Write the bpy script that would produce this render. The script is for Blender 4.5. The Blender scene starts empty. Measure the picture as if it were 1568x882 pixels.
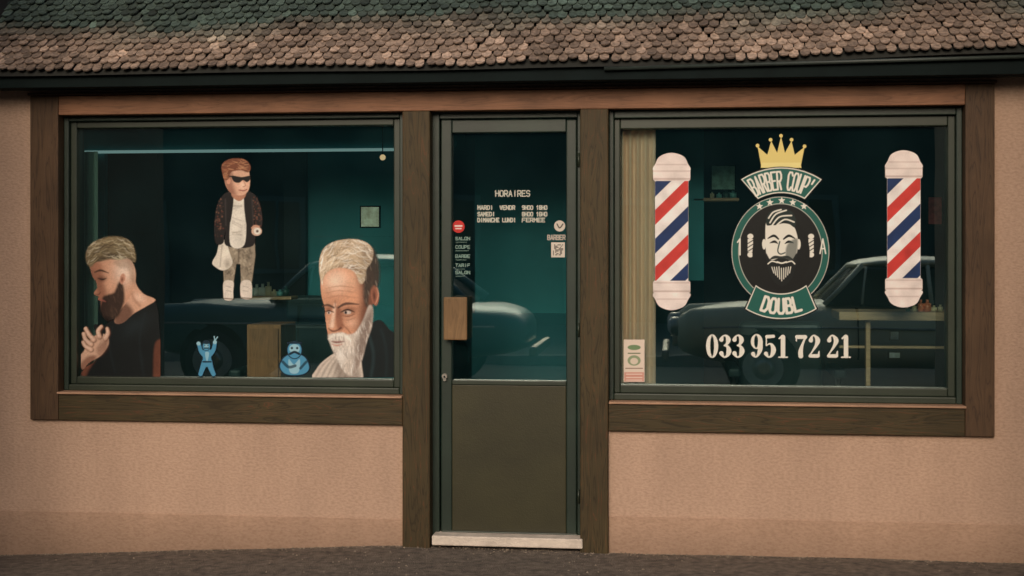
import bpy, math, random
import numpy as np
from mathutils import Vector, noise
random.seed(7); np.random.seed(7)
sc=bpy.context.scene
# ------------------------------------------------------------ camera calibration
YAW=math.radians(-6.6); F=2100.0; D=7.0; V0=378.0
fw=np.array([math.sin(YAW),math.cos(YAW),0.0]); rt=np.array([math.cos(YAW),-math.sin(YAW),0.0]); up=np.array([0,0,1.0])
CAM=np.array([-D*fw[0],-D*fw[1],1.533])
def U(u,v,Y=0.0):
    d=fw*F+rt*(u-784)+up*(V0-v); t=(Y-CAM[1])/d[1]; p=CAM+d*t
    return (float(p[0]),float(p[2]))
cam_d=bpy.data.cameras.new("camera"); cam=bpy.data.objects.new("camera",cam_d); sc.collection.objects.link(cam)
cam.location=CAM; cam.rotation_euler=(math.radians(90),0,-YAW)
cam_d.sensor_width=36; cam_d.lens=36*F/1568; cam_d.shift_y=-(441-V0)/1568; cam_d.clip_end=600; cam_d.clip_start=0.05
sc.camera=cam
sc.view_settings.view_transform='Standard'; sc.view_settings.look='None'; sc.view_settings.exposure=0
# ------------------------------------------------------------ helpers
def lin(c):
    c=np.asarray(c,float)/255.0
    return np.where(c<=0.04045,c/12.92,((c+0.055)/1.055)**2.4)
def empty(name):
    o=bpy.data.objects.new(name,None); sc.collection.objects.link(o); return o
def link(o,parent=None):
    sc.collection.objects.link(o)
    if parent: o.parent=parent
    return o
def mesh_obj(name,verts,faces,mat,parent=None,smooth=False):
    me=bpy.data.meshes.new(name); me.from_pydata([tuple(v) for v in verts],[],faces); me.update()
    if mat: me.materials.append(mat)
    if smooth:
        for p in me.polygons: p.use_smooth=True
    return link(bpy.data.objects.new(name,me),parent)
def box(name,x0,x1,y0,y1,z0,z1,mat,parent=None,bev=0.004,seg=2):
    x0,x1=sorted((x0,x1)); y0,y1=sorted((y0,y1)); z0,z1=sorted((z0,z1))
    v=[(x,y,z) for x in (x0,x1) for y in (y0,y1) for z in (z0,z1)]
    f=[(0,1,3,2),(4,6,7,5),(0,4,5,1),(2,3,7,6),(0,2,6,4),(1,5,7,3)]
    o=mesh_obj(name,v,f,mat,parent)
    if bev:
        m=o.modifiers.new("b","BEVEL"); m.width=min(bev,(x1-x0)*.3,(y1-y0)*.3,(z1-z0)*.3); m.segments=seg
    return o
def pbox(name,u0,v0,u1,v1,Y,depth,mat,parent=None,bev=0.004):
    um,vm=(u0+u1)/2,(v0+v1)/2
    x0=U(u0,vm,Y)[0]; x1=U(u1,vm,Y)[0]; z1=U(um,v0,Y)[1]; z0=U(um,v1,Y)[1]
    return box(name,x0,x1,Y,Y+depth,z0,z1,mat,parent,bev)
def cyl(name,p0,p1,r,mat,parent=None,seg=20,r2=None):
    p0=Vector(p0);p1=Vector(p1);d=(p1-p0).normalized(); a=d.orthogonal().normalized(); b=d.cross(a)
    r2=r if r2 is None else r2; vs=[]
    for P,R in ((p0,r),(p1,r2)):
        for i in range(seg):
            t=2*math.pi*i/seg; vs.append(P+(a*math.cos(t)+b*math.sin(t))*R)
    fs=[(i,(i+1)%seg,seg+(i+1)%seg,seg+i) for i in range(seg)]+[tuple(range(seg))[::-1],tuple(range(seg,2*seg))]
    o=mesh_obj(name,vs,fs,mat,parent)
    for p in o.data.polygons:
        if len(p.vertices)==4:p.use_smooth=True
    return o
def ball(name,c,r,mat,parent=None,n=16,sc3=(1,1,1)):
    vs=[];fs=[]
    for i in range(n+1):
        th=math.pi*i/n
        for j in range(2*n):
            ph=math.pi*j/n
            vs.append((c[0]+r*sc3[0]*math.sin(th)*math.cos(ph),c[1]+r*sc3[1]*math.sin(th)*math.sin(ph),c[2]+r*sc3[2]*math.cos(th)))
    for i in range(n):
        for j in range(2*n):
            fs.append((i*2*n+j,(i+1)*2*n+j,(i+1)*2*n+(j+1)%(2*n),i*2*n+(j+1)%(2*n)))
    return mesh_obj(name,vs,fs,mat,parent,True)
# ------------------------------------------------------------ materials
def nodes(name):
    m=bpy.data.materials.new(name); m.use_nodes=True; nt=m.node_tree; return m,nt,nt.nodes["Principled BSDF"]
def mat(name,col,rough=.6,var=.15,scale=(8,8,8),bump=0,bscale=80,metal=0,spec=.5,col2=None,detail=6,contrast=(.3,.7),bdist=.01):
    m,nt,b=nodes(name); N=nt.nodes; L=nt.links
    tc=N.new("ShaderNodeTexCoord"); mp=N.new("ShaderNodeMapping"); mp.inputs['Scale'].default_value=scale
    L.new(tc.outputs['Object'],mp.inputs[0])
    nz=N.new("ShaderNodeTexNoise"); nz.inputs['Scale'].default_value=1; nz.inputs['Detail'].default_value=detail; nz.inputs['Roughness'].default_value=.6
    L.new(mp.outputs[0],nz.inputs['Vector'])
    r=N.new("ShaderNodeValToRGB"); r.color_ramp.elements[0].position=contrast[0]; r.color_ramp.elements[1].position=contrast[1]
    c=np.array(col); c2=np.array(col2) if col2 is not None else c*(1+var)
    c1=c*(1-var)
    r.color_ramp.elements[0].color=(*c1,1); r.color_ramp.elements[1].color=(*np.clip(c2,0,1),1)
    L.new(nz.outputs['Fac'],r.inputs[0]); L.new(r.outputs[0],b.inputs['Base Color'])
    b.inputs['Roughness'].default_value=rough; b.inputs['Metallic'].default_value=metal; b.inputs['Specular IOR Level'].default_value=spec
    if bump:
        n2=N.new("ShaderNodeTexNoise"); n2.inputs['Scale'].default_value=bscale; n2.inputs['Detail'].default_value=4
        L.new(tc.outputs['Object'],n2.inputs['Vector'])
        bp=N.new("ShaderNodeBump"); bp.inputs['Strength'].default_value=bump; bp.inputs['Distance'].default_value=bdist
        L.new(n2.outputs['Fac'],bp.inputs['Height']); L.new(bp.outputs[0],b.inputs['Normal'])
    return m
def stucco(name,col):
    m,nt,b=nodes(name); N=nt.nodes; L=nt.links
    tc=N.new("ShaderNodeTexCoord")
    mp=N.new("ShaderNodeMapping"); mp.inputs['Scale'].default_value=(55,55,100); L.new(tc.outputs['Object'],mp.inputs[0])
    n1=N.new("ShaderNodeTexNoise"); n1.inputs['Scale'].default_value=1; n1.inputs['Detail'].default_value=5; L.new(mp.outputs[0],n1.inputs['Vector'])
    n2=N.new("ShaderNodeTexNoise"); n2.inputs['Scale'].default_value=1.6; n2.inputs['Detail'].default_value=7; n2.inputs['Roughness'].default_value=.62; L.new(tc.outputs['Object'],n2.inputs['Vector'])
    mp3=N.new("ShaderNodeMapping"); mp3.inputs['Scale'].default_value=(5,5,1.2); L.new(tc.outputs['Object'],mp3.inputs[0])
    n3=N.new("ShaderNodeTexNoise"); n3.inputs['Scale'].default_value=1; n3.inputs['Detail'].default_value=6; L.new(mp3.outputs[0],n3.inputs['Vector'])
    ad=N.new("ShaderNodeMath"); ad.operation='ADD'; L.new(n2.outputs[0],ad.inputs[0]); L.new(n3.outputs[0],ad.inputs[1])
    ad2=N.new("ShaderNodeMath"); ad2.operation='MULTIPLY_ADD'; ad2.inputs[1].default_value=.5; ad2.inputs[2].default_value=0
    L.new(ad.outputs[0],ad2.inputs[0])
    r=N.new("ShaderNodeValToRGB"); r.color_ramp.elements[0].position=.3; r.color_ramp.elements[1].position=.68
    c=np.array(col); r.color_ramp.elements[0].color=(*(c*.84),1); r.color_ramp.elements[1].color=(*(c*1.07),1)
    L.new(ad2.outputs[0],r.inputs[0])
    r2=N.new("ShaderNodeValToRGB"); r2.color_ramp.elements[0].position=.3; r2.color_ramp.elements[1].position=.6
    r2.color_ramp.elements[0].color=(.80,.78,.76,1); r2.color_ramp.elements[1].color=(1,1,1,1); L.new(n1.outputs[0],r2.inputs[0])
    mx=N.new("ShaderNodeMixRGB"); mx.blend_type='MULTIPLY'; mx.inputs[0].default_value=.9; L.new(r.outputs[0],mx.inputs[1]); L.new(r2.outputs[0],mx.inputs[2])
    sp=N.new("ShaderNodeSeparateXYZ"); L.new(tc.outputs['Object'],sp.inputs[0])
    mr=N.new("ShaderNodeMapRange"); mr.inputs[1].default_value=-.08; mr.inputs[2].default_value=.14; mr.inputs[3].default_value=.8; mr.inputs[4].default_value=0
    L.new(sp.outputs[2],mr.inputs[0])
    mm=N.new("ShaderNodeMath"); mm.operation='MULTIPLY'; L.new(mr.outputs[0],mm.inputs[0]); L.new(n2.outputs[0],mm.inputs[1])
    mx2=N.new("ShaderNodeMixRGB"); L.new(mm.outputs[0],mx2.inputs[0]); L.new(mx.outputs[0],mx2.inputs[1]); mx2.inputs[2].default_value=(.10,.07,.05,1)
    L.new(mx2.outputs[0],b.inputs['Base Color']); b.inputs['Roughness'].default_value=.92; b.inputs['Specular IOR Level'].default_value=.15
    bp=N.new("ShaderNodeBump"); bp.inputs['Strength'].default_value=.6; bp.inputs['Distance'].default_value=.006
    L.new(n1.outputs[0],bp.inputs['Height']); L.new(bp.outputs[0],b.inputs['Normal'])
    return m
def wood(name,col,horizontal,dark=.55,red=None):
    m,nt,b=nodes(name); N=nt.nodes; L=nt.links
    tc=N.new("ShaderNodeTexCoord"); mp=N.new("ShaderNodeMapping")
    mp.inputs['Scale'].default_value=(1.2,14,14) if horizontal else (14,14,1.2)
    L.new(tc.outputs['Object'],mp.inputs[0])
    n1=N.new("ShaderNodeTexNoise"); n1.inputs['Scale'].default_value=1.5; n1.inputs['Detail'].default_value=3; n1.inputs['Distortion'].default_value=.8; L.new(mp.outputs[0],n1.inputs['Vector'])
    ml=N.new("ShaderNodeMath"); ml.operation='MULTIPLY'; ml.inputs[1].default_value=14; L.new(n1.outputs[0],ml.inputs[0])
    fr=N.new("ShaderNodeMath"); fr.operation='PINGPONG'; fr.inputs[1].default_value=1; L.new(ml.outputs[0],fr.inputs[0])
    r=N.new("ShaderNodeValToRGB"); c=np.array(col); rc=np.array(red) if red is not None else c*1.25
    r.color_ramp.elements[0].position=0; r.color_ramp.elements[0].color=(*(c*dark),1)
    r.color_ramp.elements[1].position=.25; r.color_ramp.elements[1].color=(*c,1)
    e=r.color_ramp.elements.new(.9); e.color=(*(c*1.08),1); e=r.color_ramp.elements.new(1); e.color=(*rc,1)
    L.new(fr.outputs[0],r.inputs[0])
    n2=N.new("ShaderNodeTexNoise"); n2.inputs['Scale'].default_value=3; n2.inputs['Detail'].default_value=6; L.new(tc.outputs['Object'],n2.inputs['Vector'])
    mr=N.new("ShaderNodeMapRange"); mr.inputs[1].default_value=.3; mr.inputs[2].default_value=.7; mr.inputs[3].default_value=.72; mr.inputs[4].default_value=1.15; L.new(n2.outputs[0],mr.inputs[0])
    mx=N.new("ShaderNodeMixRGB"); mx.blend_type='MULTIPLY'; mx.inputs[0].default_value=1; L.new(r.outputs[0],mx.inputs[1]); L.new(mr.outputs[0],mx.inputs[2])
    L.new(mx.outputs[0],b.inputs['Base Color']); b.inputs['Roughness'].default_value=.6; b.inputs['Specular IOR Level'].default_value=.3
    bp=N.new("ShaderNodeBump"); bp.inputs['Strength'].default_value=.25; bp.inputs['Distance'].default_value=.002; L.new(fr.outputs[0],bp.inputs['Height']); L.new(bp.outputs[0],b.inputs['Normal'])
    return m
def vcol_mat(name,alpha=False,rough=.5,spec=.3):
    m,nt,b=nodes(name); N=nt.nodes; L=nt.links
    a=N.new("ShaderNodeAttribute"); a.attribute_name="Col"
    L.new(a.outputs['Color'],b.inputs['Base Color']); b.inputs['Roughness'].default_value=rough; b.inputs['Specular IOR Level'].default_value=spec
    if alpha: L.new(a.outputs['Alpha'],b.inputs['Alpha'])
    return m
def glassmat(name,refl=.27,tint=(.70,.88,.87),gt=(.82,1,.96)):
    m=bpy.data.materials.new(name); m.use_nodes=True; nt=m.node_tree; N=nt.nodes; L=nt.links; N.clear()
    o=N.new("ShaderNodeOutputMaterial"); t=N.new("ShaderNodeBsdfTransparent"); t.inputs[0].default_value=(*tint,1)
    g=N.new("ShaderNodeBsdfGlossy"); g.inputs['Roughness'].default_value=.012; g.inputs['Color'].default_value=(*gt,1)
    lw=N.new("ShaderNodeFresnel"); lw.inputs[0].default_value=1.5
    ad=N.new("ShaderNodeMath"); ad.operation='ADD'; ad.inputs[1].default_value=refl-.04; L.new(lw.outputs[0],ad.inputs[0])
    tc=N.new("ShaderNodeTexCoord"); nz=N.new("ShaderNodeTexNoise"); nz.inputs['Scale'].default_value=2.2; nz.inputs['Detail'].default_value=1; L.new(tc.outputs['Object'],nz.inputs['Vector'])
    bp=N.new("ShaderNodeBump"); bp.inputs['Strength'].default_value=.08; bp.inputs['Distance'].default_value=.01; L.new(nz.outputs[0],bp.inputs['Height']); L.new(bp.outputs[0],g.inputs['Normal'])
    mx=N.new("ShaderNodeMixShader"); L.new(ad.outputs[0],mx.inputs[0]); L.new(t.outputs[0],mx.inputs[1]); L.new(g.outputs[0],mx.inputs[2])
    df=N.new("ShaderNodeBsdfDiffuse"); df.inputs[0].default_value=(.10,.28,.29,1)      # faint teal haze painted into the glass to lift its blacks
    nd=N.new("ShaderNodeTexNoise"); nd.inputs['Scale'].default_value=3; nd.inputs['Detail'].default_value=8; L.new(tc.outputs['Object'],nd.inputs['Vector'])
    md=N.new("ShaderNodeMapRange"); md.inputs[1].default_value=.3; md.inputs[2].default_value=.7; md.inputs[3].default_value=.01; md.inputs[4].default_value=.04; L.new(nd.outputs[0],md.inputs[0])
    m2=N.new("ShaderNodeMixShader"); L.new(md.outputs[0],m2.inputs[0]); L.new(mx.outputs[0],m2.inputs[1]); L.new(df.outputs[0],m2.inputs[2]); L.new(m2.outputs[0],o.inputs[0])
    return m
def emis(name,col,s):
    m,nt,b=nodes(name); b.inputs['Base Color'].default_value=(*col,1); b.inputs['Emission Color'].default_value=(*col,1); b.inputs['Emission Strength'].default_value=s; return m

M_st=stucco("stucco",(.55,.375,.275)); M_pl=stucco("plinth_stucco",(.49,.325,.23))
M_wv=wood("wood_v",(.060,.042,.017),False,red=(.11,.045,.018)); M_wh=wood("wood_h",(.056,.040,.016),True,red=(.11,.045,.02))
M_wt=wood("wood_top",(.25,.12,.065),True,.75); M_wo=wood("wood_outer",(.085,.048,.025),False,.6)
M_fr=mat("dark_frame_paint",(.014,.028,.019),.42,.25,(4,4,4),.1,200)
M_fr2=mat("dark_frame_edge",(.024,.034,.021),.42,.2,(4,4,4))
M_dp=mat("door_panel_paint",(.037,.034,.013),.42,.25,(2,2,3),.1,150)
M_blk=mat("black",(.005,.010,.010),.7,.2,spec=.1)
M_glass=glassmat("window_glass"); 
M_metal=mat("brushed_metal",(.45,.42,.38),.35,.15,(30,3,3),metal=1)
M_step=mat("threshold_stone",(.66,.57,.48),.7,.2,(12,12,12),.3,120)
M_hand=wood("handle_wood",(.22,.13,.06),False,.8)

# ------------------------------------------------------------ shop building
shop=empty("barber_shop_building")
xL=U(0,400)[0]-.9; xR=U(1568,400)[0]+.9
def ux(u,v=400,Y=0): return U(u,v,Y)[0]
zTop=U(784,138)[1]
xo0,xo1=ux(50),ux(1521)
xi0,xi1=ux(93),ux(1476)
xa0,xa1=ux(618),ux(660); xb0,xb1=ux(889),ux(932)
zb=U(784,169)[1]
zs1=U(350,602)[1]; zs0=U(350,646)[1]
zt1=U(1200,617)[1]; zt0=U(1200,663)[1]
T=.28; ZW=2.53
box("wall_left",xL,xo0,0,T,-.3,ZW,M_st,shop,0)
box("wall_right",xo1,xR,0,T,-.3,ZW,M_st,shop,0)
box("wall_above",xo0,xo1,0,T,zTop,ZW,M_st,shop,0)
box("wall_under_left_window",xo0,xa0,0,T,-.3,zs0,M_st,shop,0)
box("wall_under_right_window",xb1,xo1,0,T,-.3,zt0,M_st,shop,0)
zp=U(300,788)[1]
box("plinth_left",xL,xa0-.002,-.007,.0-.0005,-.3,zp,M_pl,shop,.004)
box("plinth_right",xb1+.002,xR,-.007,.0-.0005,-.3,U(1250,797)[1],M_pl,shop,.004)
yF=-.028
box("beam_top",xi0,xi1,yF,.2,zb,zTop-.003,M_wt,shop)
box("beam_top_trim",xo0-.01,xo1+.01,yF-.014,.1,zTop-.0,zTop+.014,M_wo,shop)
box("post_outer_left",xo0,xi0-.001,yF-.002,.2,zs0,zTop-.002,M_wo,shop)
box("post_outer_right",xi1+.001,xo1,yF-.002,.2,zt0,zTop-.002,M_wo,shop)
box("post_door_left",xa0,xa1,yF-.006,.2,-.2,zb-.001,M_wv,shop,.006)
box("post_door_right",xb0,xb1,yF-.006,.2,-.2,zb-.001,M_wv,shop,.006)
box("beam_low_left",xi0,xa0-.001,yF,.2,zs0,zs1-.012,M_wh,shop)
box("beam_low_right",xb1+.001,xi1,yF,.2,zt0,zt1-.012,M_wh,shop)
M_sill=wood("sill_wood_lit",(.42,.25,.16),True,.8)  # pale colour paints in the light caught along the sill's top edge
box("sill_left",xi0-.004,xa0-.002,yF-.014,.1,zs1-.012,zs1-.001,M_sill,shop,.003)
box("sill_right",xb1+.002,xi1+.004,yF-.014,.1,zt1-.012,zt1-.001,M_sill,shop,.003)
def winframe(tag,x0,x1,z0,z1,u0,v0,u1,v1,yg):
    gx0=U(u0,(v0+v1)/2,yg)[0]; gx1=U(u1,(v0+v1)/2,yg)[0]; um=(u0+u1)/2
    gz1=U(um,v0,yg)[1]; gz0=U(um,v1,yg)[1]
    s=.45
    for k,(y0,y1,t,m) in enumerate(((.035,.16,0.0,M_fr),(.062,.16,s,M_fr2))):
        a0=x0+(gx0-x0)*t; a1=x1+(gx1-x1)*t; c0=z0+(gz0-z0)*t; c1=z1+(gz1-z1)*t
        t2=s if k==0 else 1.0
        b0=x0+(gx0-x0)*t2; b1=x1+(gx1-x1)*t2; d0=z0+(gz0-z0)*t2; d1=z1+(gz1-z1)*t2
        box(f"{tag}_frame_l{k}",a0,b0,y0,y1,c0,c1,m,shop,.005)
        box(f"{tag}_frame_r{k}",b1,a1,y0,y1,c0,c1,m,shop,.005)
        box(f"{tag}_frame_t{k}",b0,b1,y0+.001,y1,d1,c1,m,shop,.005)
        box(f"{tag}_frame_b{k}",b0,b1,y0+.001,y1,c0,d0,M_fr2 if k==0 else m,shop,.005)
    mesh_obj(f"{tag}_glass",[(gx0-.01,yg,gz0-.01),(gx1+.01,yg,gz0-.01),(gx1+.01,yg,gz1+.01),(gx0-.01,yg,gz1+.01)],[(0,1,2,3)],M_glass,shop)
YG=.10
winframe("left_window",xi0,xa0,zs1,zb,122,195,605,578,YG)
winframe("right_window",xb1,xi1,zt1,zb,950,196,1449,591,YG)
YD=.06
pbox("door_frame_left",660,168,673,822,YD-.01,.15,M_fr,shop)
pbox("door_frame_right",884,168,889.5,822,YD-.01,.15,M_fr,shop)
pbox("door_frame_top",673,168,884,181,YD-.01,.15,M_fr,shop)
pbox("door_stile_left",675,183,692,820,YD,.05,M_fr,shop,.006)
pbox("door_stile_right",867,183,883,820,YD,.05,M_fr,shop,.006)
pbox("door_rail_top",692,183,867,203,YD+.001,.05,M_fr,shop,.005)
pbox("door_lower_panel",692,590,867,816,YD+.004,.04,M_dp,shop,.004)
pbox("door_rail_middle",692,583,867,590,YD-.004,.05,M_fr2,shop,.004)
pbox("door_weather_bar",677,815,884,821,YD-.012,.03,M_fr2,shop,.004)
x0,z0=U(690,585,YD+.03);x1,z1=U(869,201,YD+.03)
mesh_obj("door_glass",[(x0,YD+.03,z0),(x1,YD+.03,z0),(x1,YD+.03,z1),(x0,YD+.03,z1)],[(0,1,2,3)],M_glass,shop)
pbox("door_handle_plate",679,455,715,521,-.012,.022,M_hand,shop,.008)
pbox("door_handle_mount",683,462,696,514,.010,.05,M_metal,shop,.003)
kx,kz=U(681,576,YD-.01); cyl("door_lock",(kx,YD-.02,kz),(kx,YD+.01,kz),.014,M_metal,shop)
cyl("door_keyhole",(kx,YD-.024,kz-.002),(kx,YD-.0195,kz-.002),.005,M_blk,shop)
cyl("door_lock_low",(kx,YD-.016,kz-.018),(kx,YD+.01,kz-.018),.008,M_metal,shop)
for v_ in (245,505,760):
    hx,hz=U(886,v_,YD-.014); cyl("door_hinge",(hx,YD-.014,hz-.035),(hx,YD-.014,hz+.035),.006,M_fr2,shop,12)
pbox("door_step",661,823,892,838,-.045,.3,M_step,shop,.006)
# ------------------------------------------------------------ roof with fish-scale tiles
ANG=math.radians(47); yE=-.22; zE=U(784,100,yE)[1]
S=np.array([0,math.cos(ANG),math.sin(ANG)]); Nn=np.array([0,-math.sin(ANG),math.cos(ANG)]); O=np.array([0,yE,zE])
L_=2.0
M_deck=mat("roof_deck",(.018,.019,.016),.9)
M_under=mat("soffit",(.012,.018,.015),.8)
def sag(x): t=min(1,max(0,(x-.6)/2.2)); return .045*t*t*(3-2*t)+.006*noise.noise(Vector((x*1.1,0,0)))
def rp(x,s,n): return O+np.array([x,0,sag(x)])+S*s+Nn*n
vs=[];fs=[]
for i in range(41):
    x=xL+(xR-xL)*i/40; vs+=[rp(x,-.01,-.012),rp(x,L_,-.012)]
for i in range(40): fs.append((2*i,2*i+2,2*i+3,2*i+1))
mesh_obj("roof_deck",vs,fs,M_deck,shop)
tw=.051; te=.050; vs=[];fs=[];cols=[]
rows=int(L_/te)
prof=[(-.5,1.0),(-.5,.32)]+[(-.5*math.cos(t),.32-.32*math.sin(t)) for t in np.linspace(.35,math.pi-.35,7)]+[(.5,.32),(.5,1.0)]
for r in range(rows):
    n=int((xR-xL)/tw)
    for i in range(n+1):
        x=xL+(i+(.5 if r%2 else 0))*tw+random.gauss(0,.0022)
        s0=r*te+random.gauss(0,.004)+.014*noise.noise(Vector((x*1.3,r*.3,0)))
        ln=te*1.9; lift=.019+random.gauss(0,.004); rot=random.gauss(0,.06); w=tw*.91; tx=random.gauss(0,.06)
        b=len(vs); k=len(prof)
        for th in (0,-.008):
            for (px,py) in prof:
                X=px*w; Yp=py*ln
                X2=X*math.cos(rot)-Yp*math.sin(rot); Y2=X*math.sin(rot)+Yp*math.cos(rot)
                vs.append(rp(x+X2,s0+Y2,lift*(1-py)+th+X*tx+.016*(0.25-px*px)))
        fs.append(tuple(range(b,b+k)))
        for j in range(k): fs.append((b+j,b+k+j,b+k+(j+1)%k,b+(j+1)%k))
        q=noise.noise(Vector((x*1.1+4,r*te*2.2,3)))+.5*noise.noise(Vector((x*3.1,r*te*6,9)))
        moss=min(1,max(0,(r*te-.18)*5.0+q*.8))
        br=math.exp(random.gauss(0,.24))*(1+.6*q)
        if random.random()<.06: br*=1.5
        c=np.array([.262,.19,.145])*(1-moss)+np.array([.054,.080,.066])*moss
        c=c*br; cols+= [(*np.clip(c,0.01,.8),1)]*(2*k)
roof=mesh_obj("roof_tiles",vs,fs,None,shop)
def set_col(me,cols):
    a=me.color_attributes.new("Col",'FLOAT_COLOR','POINT'); a.data.foreach_set("color",np.asarray(cols,dtype=np.float32).ravel())
set_col(roof.data,cols)
m,nt,b=nodes("roof_tile"); N=nt.nodes;L=nt.links
a=N.new("ShaderNodeAttribute"); a.attribute_name="Col"; nz=N.new("ShaderNodeTexNoise"); nz.inputs['Scale'].default_value=55; nz.inputs['Detail'].default_value=5
tc=N.new("ShaderNodeTexCoord"); L.new(tc.outputs['Object'],nz.inputs['Vector']); mr=N.new("ShaderNodeMapRange"); mr.inputs[1].default_value=.3; mr.inputs[2].default_value=.7; mr.inputs[3].default_value=.5; mr.inputs[4].default_value=1.35
L.new(nz.outputs[0],mr.inputs[0]); mx=N.new("ShaderNodeMixRGB"); mx.blend_type='MULTIPLY'; mx.inputs[0].default_value=1; L.new(a.outputs[0],mx.inputs[1]); L.new(mr.outputs[0],mx.inputs[2]); L.new(mx.outputs[0],b.inputs['Base Color']); b.inputs['Roughness'].default_value=.8
roof.data.materials.append(m)
box("roof_fascia",xL,xR,yE+.03,yE+.06,zE-.075,zE+.0,M_blk,shop,.003)
box("soffit",xL,xR,yE+.06,.0,zE-.03,zE-.018,M_under,shop,0)
cyl("eave_pipe",(U(925,103,yE)[0],yE+.01,zE-.022),(xR,yE+.01,zE+.018),.010,mat("pipe",(.03,.04,.035),.5),shop)
box("fascia_drip",xL,xR,-.06,-.002,zTop+.03,zTop+.06,M_fr,shop,.003)

# ------------------------------------------------------------ interior (real room)
room=empty("shop_interior")
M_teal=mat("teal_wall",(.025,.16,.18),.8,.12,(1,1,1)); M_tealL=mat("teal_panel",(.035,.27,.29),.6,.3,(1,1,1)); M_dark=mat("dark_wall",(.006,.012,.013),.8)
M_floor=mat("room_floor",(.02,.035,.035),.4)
rx0,rx1=xo0-.6,xo1+.6
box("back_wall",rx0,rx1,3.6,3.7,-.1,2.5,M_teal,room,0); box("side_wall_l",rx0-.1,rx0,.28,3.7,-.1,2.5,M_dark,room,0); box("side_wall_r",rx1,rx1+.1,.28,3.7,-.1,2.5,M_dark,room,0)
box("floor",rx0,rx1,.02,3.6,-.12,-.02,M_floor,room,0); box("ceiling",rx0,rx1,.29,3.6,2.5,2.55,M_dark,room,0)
pbox("bulkhead",60,185,700,228,1.1,.3,M_tealL,room); 
pbox("partition",466,228,640,640,1.3,.06,M_tealL,room)
pbox("partition_post",434,190,468,700,1.25,.12,M_dark,room)
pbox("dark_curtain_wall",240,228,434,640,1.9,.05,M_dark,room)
pbox("door_partition",727,150,880,640,1.3,.06,M_tealL,room)
pbox("door_partition_low",722,480,900,700,1.25,.04,M_teal,room)
pbox("right_partition",1003,150,1078,430,.9,.06,M_tealL,room)
pbox("left_partition",118,228,160,640,1.1,.05,M_tealL,room)
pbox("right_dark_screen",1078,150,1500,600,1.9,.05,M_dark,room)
tube=empty("ceiling_tube_lamp"); 
xA,zA=U(130,231,1.08);xB,zB=U(604,231,1.08)
cyl("tube",(xA,1.08,(zA+zB)/2),(xB,1.08,(zA+zB)/2),.009,emis("tube_glow",(.6,.85,.8),.35),tube)
cyl("cap",(xB,1.08,(zA+zB)/2),(xB+.03,1.08,(zA+zB)/2),.013,M_metal,tube)
lamp=empty("pendant_lamp"); px,pz=U(586,241,.9); ball("bulb",(px,.9,pz),.017,emis("bulb_glow",(1,.6,.3),1.0),lamp); cyl("cord",(px,.9,pz+.02),(px,.9,2.5),.003,M_blk,lamp)
def curtain(u0,u1,v0,v1,Y,col,nf):
    x0,z0=U(u0,v1,Y);x1,z1=U(u1,v0,Y); n=nf*12; vs=[];fs=[]
    for i in range(n+1):
        x=x0+(x1-x0)*i/n; y=Y+.012*math.sin(2*math.pi*nf*i/n)+.004*math.sin(5*i/n*7)
        vs+=[(x,y,z0),(x,y,z1)]
    for i in range(n): fs.append((2*i,2*i+2,2*i+3,2*i+1))
    return mesh_obj("curtain",vs,fs,mat("curtain_cloth",col,.9,.1,(20,20,2)),None,True)
curtain(945,1004,190,600,.16,(.97,.60,.42),5)
curtain(115,150,232,600,.30,(.26,.38,.30),3)
def picture(u0,v0,u1,v1,Y,c):
    e=empty("picture_frame"); pbox("frame",u0,v0,u1,v1,Y,.02,M_blk,e,.002); pbox("print",u0+2,v0+2,u1-2,v1-2,Y-.004,.006,mat("print",c,.6,.5,(25,25,25)),e,0)
picture(551,315,582,349,.7,(.95,.8,.55)); picture(1088,252,1127,292,.9,(.3,.5,.4)); picture(1420,300,1444,345,1.0,(.5,.08,.06))
picture(1362,506,1378,522,.95,(.8,.85,.7)); picture(1360,538,1380,550,.95,(.8,.85,.7))
BM=[mat("bottle",c,.3) for c in ((.8,.65,.4),(.2,.5,.45),(.7,.2,.1),(.8,.78,.65),(.05,.12,.1))]
def bottles(e,u0,u1,vb,Y,n,hmax=24):
    for i in range(n):
        u=u0+(u1-u0)*(i+.5)/n; x,z=U(u,vb,Y); h=random.uniform(.4,1)*hmax/300; r=random.uniform(.012,.02)
        mm=random.choice(BM); cyl("bottle",(x,Y,z),(x,Y,z+h*.7),r,mm,e,14); cyl("bottle_neck",(x,Y,z+h*.7),(x,Y,z+h),r*.4,mm,e,10)
sh=empty("wall_shelf"); M_shw=wood("shelf_wood",(.72,.44,.25),True,.8)
pbox("board",376,454,446,459,.5,.14,M_shw,sh); bottles(sh,380,442,453,.52,7)
sh=empty("wall_shelf"); pbox("board",1062,303,1132,308,.9,.14,M_shw,sh); bottles(sh,1085,1128,303,.95,4,16)
cab=empty("wooden_cabinet"); pbox("body",378,497,430,720,.27,.3,wood("cab",(.48,.22,.10),False,.8),cab); pbox("door",382,503,426,716,.255,.014,wood("cabd",(.44,.19,.085),False,.8),cab)
tab=empty("side_table"); pbox("top",1285,478,1470,491,.35,.35,M_shw,tab); 
for u in (1330,1466): pbox("leg",u-4,491,u+3,760,.4,.04,M_shw,tab)
pbox("rail",1285,530,1470,534,.45,.03,M_shw,tab); bottles(tab,1385,1445,477,.42,6,20)
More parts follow.
